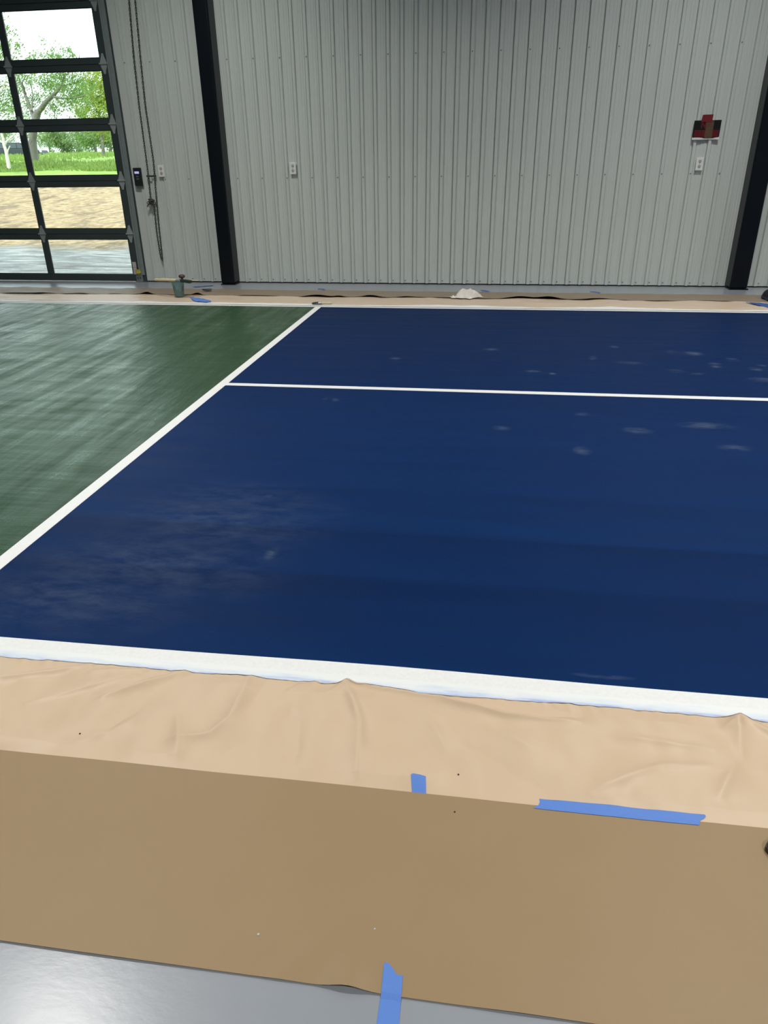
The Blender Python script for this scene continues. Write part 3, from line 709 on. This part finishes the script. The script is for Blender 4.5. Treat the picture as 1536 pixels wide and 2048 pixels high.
st = MB().box(-0.24, 0.22, -0.014, 0.014, 0.0, 0.008); o = st.build('stir_stick', M['wood'], loc=(CX+0.03, CY+0.030, zt), bevel=0.002, seg=1); o.rotation_euler = (0, 0.03, -0.10)
o.location.z += 0.012
tag(o, 'pale wooden stir stick lying across the paint cup', 'stick')
pb = empty('paintbrush', (CX+0.00, CY-0.040, zt+0.016)); pb.rotation_euler = (0, 0.02, -0.06)
MB().lathe([(0.010, -0.265), (0.016, -0.24), (0.013, -0.12), (0.017, -0.05), (0.015, 0.0)], (0, 0, 0), 12, 'x').build('handle', M['wood'], pb, smooth=True)
MB().box(0.0, 0.060, -0.024, 0.024, -0.011, 0.011).build('ferrule', M['galv'], pb, bevel=0.003, seg=1)
MB().sheet(8, 2, lambda u, v: (0.06+0.12*u, -0.024-0.006*u+(0.048+0.012*u)*v, 0.016-0.010*u), 0.028).build('bristles', M['bristle'], pb)
tag(pb, 'cream handled paintbrush with green bristles resting on the paint cup', 'brush')
kn = empty('roller_knob', (CX+0.045, CY+0.03, zt+0.034))
MB().lathe([(0.022, 0.0), (0.034, 0.008), (0.038, 0.020), (0.030, 0.034), (0.010, 0.040)], (0, 0, 0), 14).build('knob', M['darkwood'], kn, smooth=True)
MB().lathe([(0.012, -0.012), (0.012, 0.002)], (0, 0, 0), 10).build('stem', M['bristle'], kn)
tag(kn, 'brown rounded knob on top of the paint cup tools', 'knob')
MBd = MB().slab([(-3.47, 8.605), (-3.40, 8.575), (-3.345, 8.60), (-3.36, 8.655), (-3.43, 8.665)], 0.028, 0.040)
tag(MBd.build('scrap', M['black'], bevel=0.004, seg=1), 'small black scrap on far paper right of the cup', 'scrap')

b2 = empty('paintbrush', (-1.84, 7.862, 0.016)); b2.rotation_euler = (0, 0, -0.03)
MB().sheet(6, 2, lambda u, v: (-0.085+0.07*u, -0.026+0.052*v, 0.010+0.008*u), 0.010).build('bristles', M['bristle'], b2)
MB().box(-0.018, 0.020, -0.026, 0.026, 0.0, 0.018).build('ferrule', M['galv'], b2, bevel=0.003, seg=1)
MB().lathe([(0.013, 0.018), (0.011, 0.06), (0.014, 0.10), (0.008, 0.135)], (0, 0, 0.009), 12, 'x').build('handle', M['wood'], b2, smooth=True)
tag(b2, 'small paintbrush with dark bristles at the far end of the kitchen line', 'brush')

# white rag
def rag_h(x, y):
    g = lambda cx, cy, rx, ry: math.exp(-((x-cx)/rx)**2-((y-cy)/ry)**2)
    h = 0.115*g(0.03, 0.01, 0.060, 0.06)+0.060*g(0.085, -0.01, 0.045, 0.05)+0.075*g(-0.03, 0.02, 0.035, 0.05)+0.035*g(-0.10, -0.01, 0.05, 0.03)+0.03*g(-0.145, -0.03, 0.03, 0.02)
    h -= 0.045*g(-0.015, -0.055, 0.010, 0.045)+0.05*g(0.042, -0.06, 0.012, 0.04)+0.03*g(-0.075, 0.0, 0.014, 0.05)
    ridge = 1-abs(mn.noise(Vector((x*16, y*16, 3.3))))*2
    return max(0.0, 0.66*h*(0.80+0.34*ridge)+0.008*mn.noise(Vector((x*45, y*45, 1))))
def rag(u, v):
    a_ = 2*math.pi*u
    rx = 0.155*(0.86+0.20*math.cos(a_)**2+0.10*math.sin(a_*3+.7)+0.06*math.sin(a_*7+1)); ry = 0.10*(0.8+0.2*math.sin(a_*4)+0.1*math.sin(a_*9))
    x = rx*v*math.cos(a_); y = ry*v*math.sin(a_)
    return (x*1.12, y, 0.002+rag_h(x*0.78, y)*min(1, (1-v)*5+0.15))
o = MB().sheet(100, 30, rag).build('rag', M['rag'], smooth=True, loc=(-0.290, 8.345, 0.022)); o.rotation_euler = (0, 0, 0.05)
tag(o, 'crumpled white rag on far kraft paper near the wall', 'rag')

# black cap at the right end of the far paper
cp = empty('cap', (3.00, 8.52, 0.022))
def dome(u, v):
    a_ = 2*math.pi*u; ph = v*math.pi/2; return (0.098*math.cos(a_)*math.cos(ph)**0.8, 0.098*math.sin(a_)*math.cos(ph)**0.8, 0.012+0.088*math.sin(ph))
MB().sheet(32, 10, dome).build('crown', M['black_cloth'], cp, smooth=True)
MB().lathe([(0.100, 0.0), (0.104, 0.006), (0.102, 0.022), (0.096, 0.022)], (0, 0, 0), 32).build('band', M['navy_cloth'], cp)
MB().slab([(0.02+0.125*math.cos(a_)*0.9, -0.08+0.11*math.sin(a_)) for a_ in [math.pi+math.pi*k/14 for k in range(15)]], 0.0, 0.009).build('brim', M['navy_cloth'], cp)
tag(cp, 'black cap with navy band at right end of far kraft paper', 'cap')

# ------------------------------------------------------------------ ceiling lamps (out of frame, they light the hall)
def lamp(x, y, first=[None]):
    o = empty('unseen_high_bay_lamp', (x, y, LAMP_Z))
    if first[0] is None:
        a_ = MB().lathe([(0.06, 0.20), (0.12, 0.18), (0.20, 0.06), (0.27, 0.03), (0.27, 0.0), (0.255, 0.0), (0.245, 0.02), (0.10, 0.03)], (0, 0, 0), 28).build('housing', M['black'], o)
        l_ = MB().lathe([(0.244, 0.016), (0.244, 0.022)], (0, 0, 0), 28).build('lens', M['lens'], o)
        c_ = MB().tube([(0, 0, 0.19), (0, 0, CEIL-LAMP_Z)], 0.012, 8).build('hanger', M['black'], o)
        first[0] = (a_, l_, c_)
    else:
        for s_ in first[0]: share(s_, s_.name.split('.')[0], o)
    ld = bpy.data.lights.new('lamp_light', 'AREA'); ld.shape = 'DISK'; ld.size = 0.46; ld.energy = LAMP_W; ld.spread = LAMP_SPREAD; ld.color = (1.0, 0.985, 0.95)
    lo = bpy.data.objects.new('lamp_light', ld); C.objects.link(lo); lo.parent = o; lo.location = (0, 0, 0.008)
    return o
for i, (x, y) in enumerate(LAMPS):
    tag(lamp(x, y), 'unseen round high-bay ceiling lamp, %s of the row %s' % (('left', 'middle', 'right')[i % 3], ('behind the camera', 'over the near half of the court', 'nearest the panelled wall')[i//3]), 'lamp', 'unseen high-bay lamps')

# ------------------------------------------------------------------ outdoors: ground, trees, weeds, car
def ground_z(x, y):
    P = [(9.5, -0.06), (14, 0.0), (30, 1.125), (38, 1.72), (80, 3.05), (220, 4.5)]
    for (ya, za), (yb_, zb_) in zip(P, P[1:]):
        if y <= yb_:
            return za+(zb_-za)*max(0, (y-ya)/(yb_-ya)) - 1.0*math.exp(-((x+44.5)/8)**2-((y-74)/12)**2)
    return P[-1][1]
def grd(u, v):
    y = 9.55+ (v**2.2)*210; x = -42+u*70 + (u-0.5)*v*360 - v*40
    h = ground_z(x, y)+(0.07*mn.noise(Vector((x*0.8, y*0.8, 0)))+0.03*mn.noise(Vector((x*2.6, y*2.6, 0))))*min(1, (y-9.5)/2)*(1 if y < 60 else 2)
    return (x, y, h-0.02)
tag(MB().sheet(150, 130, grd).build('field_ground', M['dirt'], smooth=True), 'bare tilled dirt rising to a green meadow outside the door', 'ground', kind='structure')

def leaves(blobs, n, size, seed):
    rnd = random.Random(seed); b = MB(); V = b.v; Fc = b.f
    tot = sum(r_**2 for _, r_ in blobs)
    for c_, r_ in blobs:
        cl = [Vector((rnd.gauss(0, 1), rnd.gauss(0, 1), rnd.gauss(0, 0.8))).normalized()*r_*1.35*rnd.random()**0.45 for _ in range(max(8, int(16+r_*14)))]
        for _ in range(int(n*r_**2/tot)):
            q_ = c_+cl[rnd.randrange(len(cl))]+Vector((rnd.gauss(0, 1), rnd.gauss(0, 1), rnd.gauss(0, 1)))*min(0.17, r_*0.2)
            s_ = size*(0.6+0.8*rnd.random())
            a_ = Vector((rnd.gauss(0, 1), rnd.gauss(0, 1), rnd.gauss(0, 1))).normalized(); d_ = a_.orthogonal().normalized(); e_ = a_.cross(d_)
            o_ = len(V); V += [tuple(q_-d_*s_), tuple(q_-e_*s_*0.42+a_*s_*0.1), tuple(q_+d_*s_), tuple(q_+e_*s_*0.42+a_*s_*0.1)]; Fc.append((o_, o_+1, o_+2, o_+3))
    return b
def tree(label, trunk, branches, blobs, n, size, leaf, bark, seed, cat='tree', name='tree'):
    base = Vector(trunk[0][0]); o = empty(name, base)
    L = lambda p_: Vector(p_)-base
    b = MB(); b.tube([L(p_) for p_, _ in trunk], [r_ for _, r_ in trunk], 9); b.build('trunk', bark, o, smooth=True)
    for br_ in branches:
        b = MB(); b.tube([L(p_) for p_, _ in br_], [r_ for _, r_ in br_], 7); b.build('branch', bark, o, smooth=True)
    f_ = leaves([(L(c_), r_) for c_, r_ in blobs], n, size, seed).build('foliage', leaf, o); tag(f_, kind='stuff')
    return tag(o, label, cat, 'trees and shrubs beyond the glazed door')
def down(p_): return Vector((p_.x, p_.y, ground_z(p_.x, p_.y)-0.15))
def blob(px, py, rp, Y): return (at(px, py, Y), rp*Y/1440*1.12)
# oak in front
Y1 = 37.0
b0 = down(at(66, 317, Y1))
tr1 = [(b0, .30), (at(65, 290, Y1), .21), (at(66, 265, Y1), .20), (at(72, 235, Y1), .18), (at(76, 222, Y1), .16)]
brs = [[(at(74, 228, Y1), .13), (at(92, 204, Y1-.3), .11), (at(110, 187, Y1-.5), .085), (at(123, 172, Y1-.6), .05), (at(128, 150, Y1-.6), .025)],
       [(at(104, 193, Y1-.4), .06), (at(125, 197, Y1-.9), .045), (at(150, 196, Y1-1.3), .035), (at(172, 190, Y1-1.6), .02)],
       [(at(123, 172, Y1-.6), .035), (at(146, 168, Y1-.4), .03), (at(168, 155, Y1-.2), .015)],
       [(at(70, 240, Y1), .11), (at(58, 210, Y1+.4), .08), (at(46, 178, Y1+.7), .055), (at(36, 150, Y1+.9), .03)],
       [(at(52, 190, Y1+.6), .04), (at(44, 165, Y1+.2), .03), (at(52, 150, Y1), .015)],
       [(at(63, 222, Y1), .05), (at(66, 190, Y1+.9), .035), (at(61, 165, Y1+1.2), .02)],
       [(at(98, 205, Y1-.4), .04), (at(108, 215, Y1-.8), .03), (at(110, 236, Y1-1), .02)],
       [(at(68, 262, Y1), .10), (at(76, 250, Y1-.6), .07), (at(88, 240, Y1-1.2), .05)]]
bl1 = [blob(*a_) for a_ in ((95, 165, 26, Y1), (125, 150, 24, Y1-.6), (120, 125, 20, Y1), (85, 115, 18, Y1+.5), (60, 120, 12, Y1+1), (150, 180, 26, Y1-1), (140, 210, 24, Y1-1), (45, 215, 24, Y1+.6), (60, 165, 16, Y1+1), (120, 180, 20, Y1+1), (30, 165, 20, Y1+1), (165, 165, 18, Y1), (105, 215, 14, Y1), (75, 200, 14, Y1+1), (135, 108, 12, Y1))]
tree('spreading oak with forked grey trunk seen behind the door mullion', tr1, brs, bl1, 11000, 0.05, M['leaf'], M['bark'], 1)
# pale multi-stem tree on the left
Y2 = 33.0
b0 = down(at(14, 318, Y2))
tr2 = [(b0, .09), (at(12, 302, Y2), .07), (at(8, 290, Y2), .065), (at(6, 278, Y2), .06), (at(2, 264, Y2), .05), (at(-10, 235, Y2), .045), (at(-18, 190, Y2), .04)]
brs = [[(at(12, 303, Y2), .05), (at(10, 292, Y2), .05), (at(14, 282, Y2), .045), (at(24, 274, Y2), .035), (at(36, 262, Y2), .025)], [(at(15, 308, Y2), .035), (at(16, 300, Y2), .03), (at(20, 292, Y2), .02)],
       [(at(-14, 215, Y2), .03), (at(5, 180, Y2), .025), (at(18, 140, Y2), .02), (at(22, 90, Y2), .012)], [(at(-18, 190, Y2), .03), (at(-10, 140, Y2), .02), (at(-4, 100, Y2), .012)]]
bl2 = [blob(*a_) for a_ in ((-35, 120, 40, Y2), (-8, 105, 18, Y2), (22, 62, 8, Y2), (28, 95, 12, Y2), (36, 108, 7, Y2), (-10, 170, 30, Y2), (5, 215, 22, Y2), (-40, 220, 40, Y2), (-30, 60, 26, Y2), (40, 84, 4, Y2))]
tree('pale stemmed tree at the left edge of the door view', tr2, brs, bl2, 7000, 0.05, M['leaf'], M['bark_pale'], 2)
Y3 = 47.0
b0 = down(at(205, 300, Y3))
tr3 = [(b0, .11), (at(204, 270, Y3), .09), (at(198, 230, Y3), .08), (at(200, 190, Y3), .06)]
bl3 = [blob(*a_) for a_ in ((195, 178, 24, Y3), (212, 160, 20, Y3), (190, 215, 26, Y3), (215, 205, 30, Y3), (230, 180, 28, Y3), (178, 160, 12, Y3), (205, 245, 24, Y3), (170, 225, 18, Y3))]
tree('yellow-green leafy tree filling the right side of the door view', tr3, [[(at(198, 230, Y3), .08), (at(185, 200, Y3), .05), (at(178, 170, Y3), .025)]], bl3, 12000, 0.065, M['leaf_yellow'], M['bark'], 3)
# shrubs and trees further back
rb = random.Random(5)
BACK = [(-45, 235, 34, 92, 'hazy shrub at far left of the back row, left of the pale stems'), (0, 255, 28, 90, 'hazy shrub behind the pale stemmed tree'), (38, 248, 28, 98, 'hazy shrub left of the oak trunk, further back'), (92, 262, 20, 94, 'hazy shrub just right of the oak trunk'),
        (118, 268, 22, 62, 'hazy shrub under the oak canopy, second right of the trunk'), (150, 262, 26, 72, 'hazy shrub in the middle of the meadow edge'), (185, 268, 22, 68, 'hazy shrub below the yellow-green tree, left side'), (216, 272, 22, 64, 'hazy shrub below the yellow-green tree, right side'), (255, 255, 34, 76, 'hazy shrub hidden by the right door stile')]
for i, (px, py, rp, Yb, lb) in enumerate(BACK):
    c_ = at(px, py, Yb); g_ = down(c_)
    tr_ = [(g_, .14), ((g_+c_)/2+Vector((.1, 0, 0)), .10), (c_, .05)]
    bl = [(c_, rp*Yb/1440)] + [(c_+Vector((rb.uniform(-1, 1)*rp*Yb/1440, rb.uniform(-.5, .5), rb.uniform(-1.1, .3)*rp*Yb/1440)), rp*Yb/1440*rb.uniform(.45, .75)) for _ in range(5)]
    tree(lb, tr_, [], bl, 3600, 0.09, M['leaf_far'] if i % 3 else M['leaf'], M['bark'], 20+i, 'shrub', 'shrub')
# weeds along the edge of the dirt
def weeds(n, xa, xb, ya, yb_, hmax, seed):
    rnd = random.Random(seed); b = MB(); V = b.v; Fc = b.f
    for _ in range(n):
        x = rnd.uniform(xa, xb); y = ya+(yb_-ya)*rnd.random(); z = ground_z(x, y)-0.03; hh = hmax*(0.35+0.65*rnd.random())*(0.6+0.8*max(0, mn.noise(Vector((x*0.6, y*0.6, 0)))+0.4))
        a_ = rnd.uniform(0, 3.14); w = 0.03+0.03*rnd.random(); lx, ly = rnd.gauss(0, .25)*hh, rnd.gauss(0, .25)*hh; o_ = len(V)
        V += [(x-w*math.cos(a_), y-w*math.sin(a_), z), (x+w*math.cos(a_), y+w*math.sin(a_), z), (x+lx*.5+w*.7*math.cos(a_), y+ly*.5+w*.7*math.sin(a_), z+hh*.6), (x+lx, y+ly, z+hh), (x+lx*.5-w*.7*math.cos(a_), y+ly*.5-w*.7*math.sin(a_), z+hh*.6)]
        Fc.append((o_, o_+1, o_+2, o_+3, o_+4))
    return b
tag(weeds(9000, -32, -12, 31.8, 36.5, 0.24, 4).build('tall_weeds', M['weeds']), 'strip of tall green weeds growing at the edge of the dirt', 'weeds', kind='stuff')
tag(weeds(9000, -52, -22, 37, 66, 0.22, 8).build('meadow_grass', M['weeds']), 'light green meadow grass between the oak and the back shrubs', 'grass', kind='stuff')

# dark car parked behind the oak
YCAR = 74.0
c_ = at(58, 304, YCAR); car = empty('parked_car', (c_.x-0.75, YCAR, ground_z(c_.x-1.25, YCAR)+0.02))
MB().prism([(-2.3, .42), (2.25, .42), (2.35, .62), (2.28, .98), (1.2, 1.12), (-2.2, 1.14), (-2.36, .9)], -0.85, 0.85).build('body', M['car_paint'], car, bevel=0.06, seg=2)
cab = MB().prism([(-2.1, 1.12), (1.15, 1.10), (.45, 1.66), (-1.8, 1.70)], -0.74, 0.74).build('cabin', M['car_paint'], car, bevel=0.05, seg=2)
for xs_ in ([(-1.95, 1.17), (-1.0, 1.17), (-1.0, 1.60), (-1.78, 1.62)], [(-.92, 1.17), (.0, 1.17), (.0, 1.58), (-.92, 1.60)], [(.08, 1.17), (.92, 1.16), (.42, 1.56), (.08, 1.58)]):
    MB().prism(xs_, -0.765, -0.742).build('side_window', M['car_glass'], cab)
for wx in (-1.45, 1.45):
    for wy in (-0.84, 0.70):
        w = MB().lathe([(0.30, 0.0), (0.34, 0.02), (0.34, 0.13), (0.30, 0.15)], (wx, wy, 0.36), 20, 'y').build('wheel', M['rubber'], car)
        MB().lathe([(0.20, -0.008), (0.20, 0.158)], (wx, wy, 0.36), 14, 'y').build('rim', M['rim'], w)
MB().box(2.20, 2.38, -0.7, -0.42, .78, .95).build('headlight', M['white_plastic'], car, bevel=0.02, seg=1)
MB().box(2.2, 2.42, -0.85, 0.85, .42, .60).build('bumper', M['black'], car, bevel=0.03, seg=1)
tag(car, 'dark car parked in the meadow behind the oak trunk', 'car')
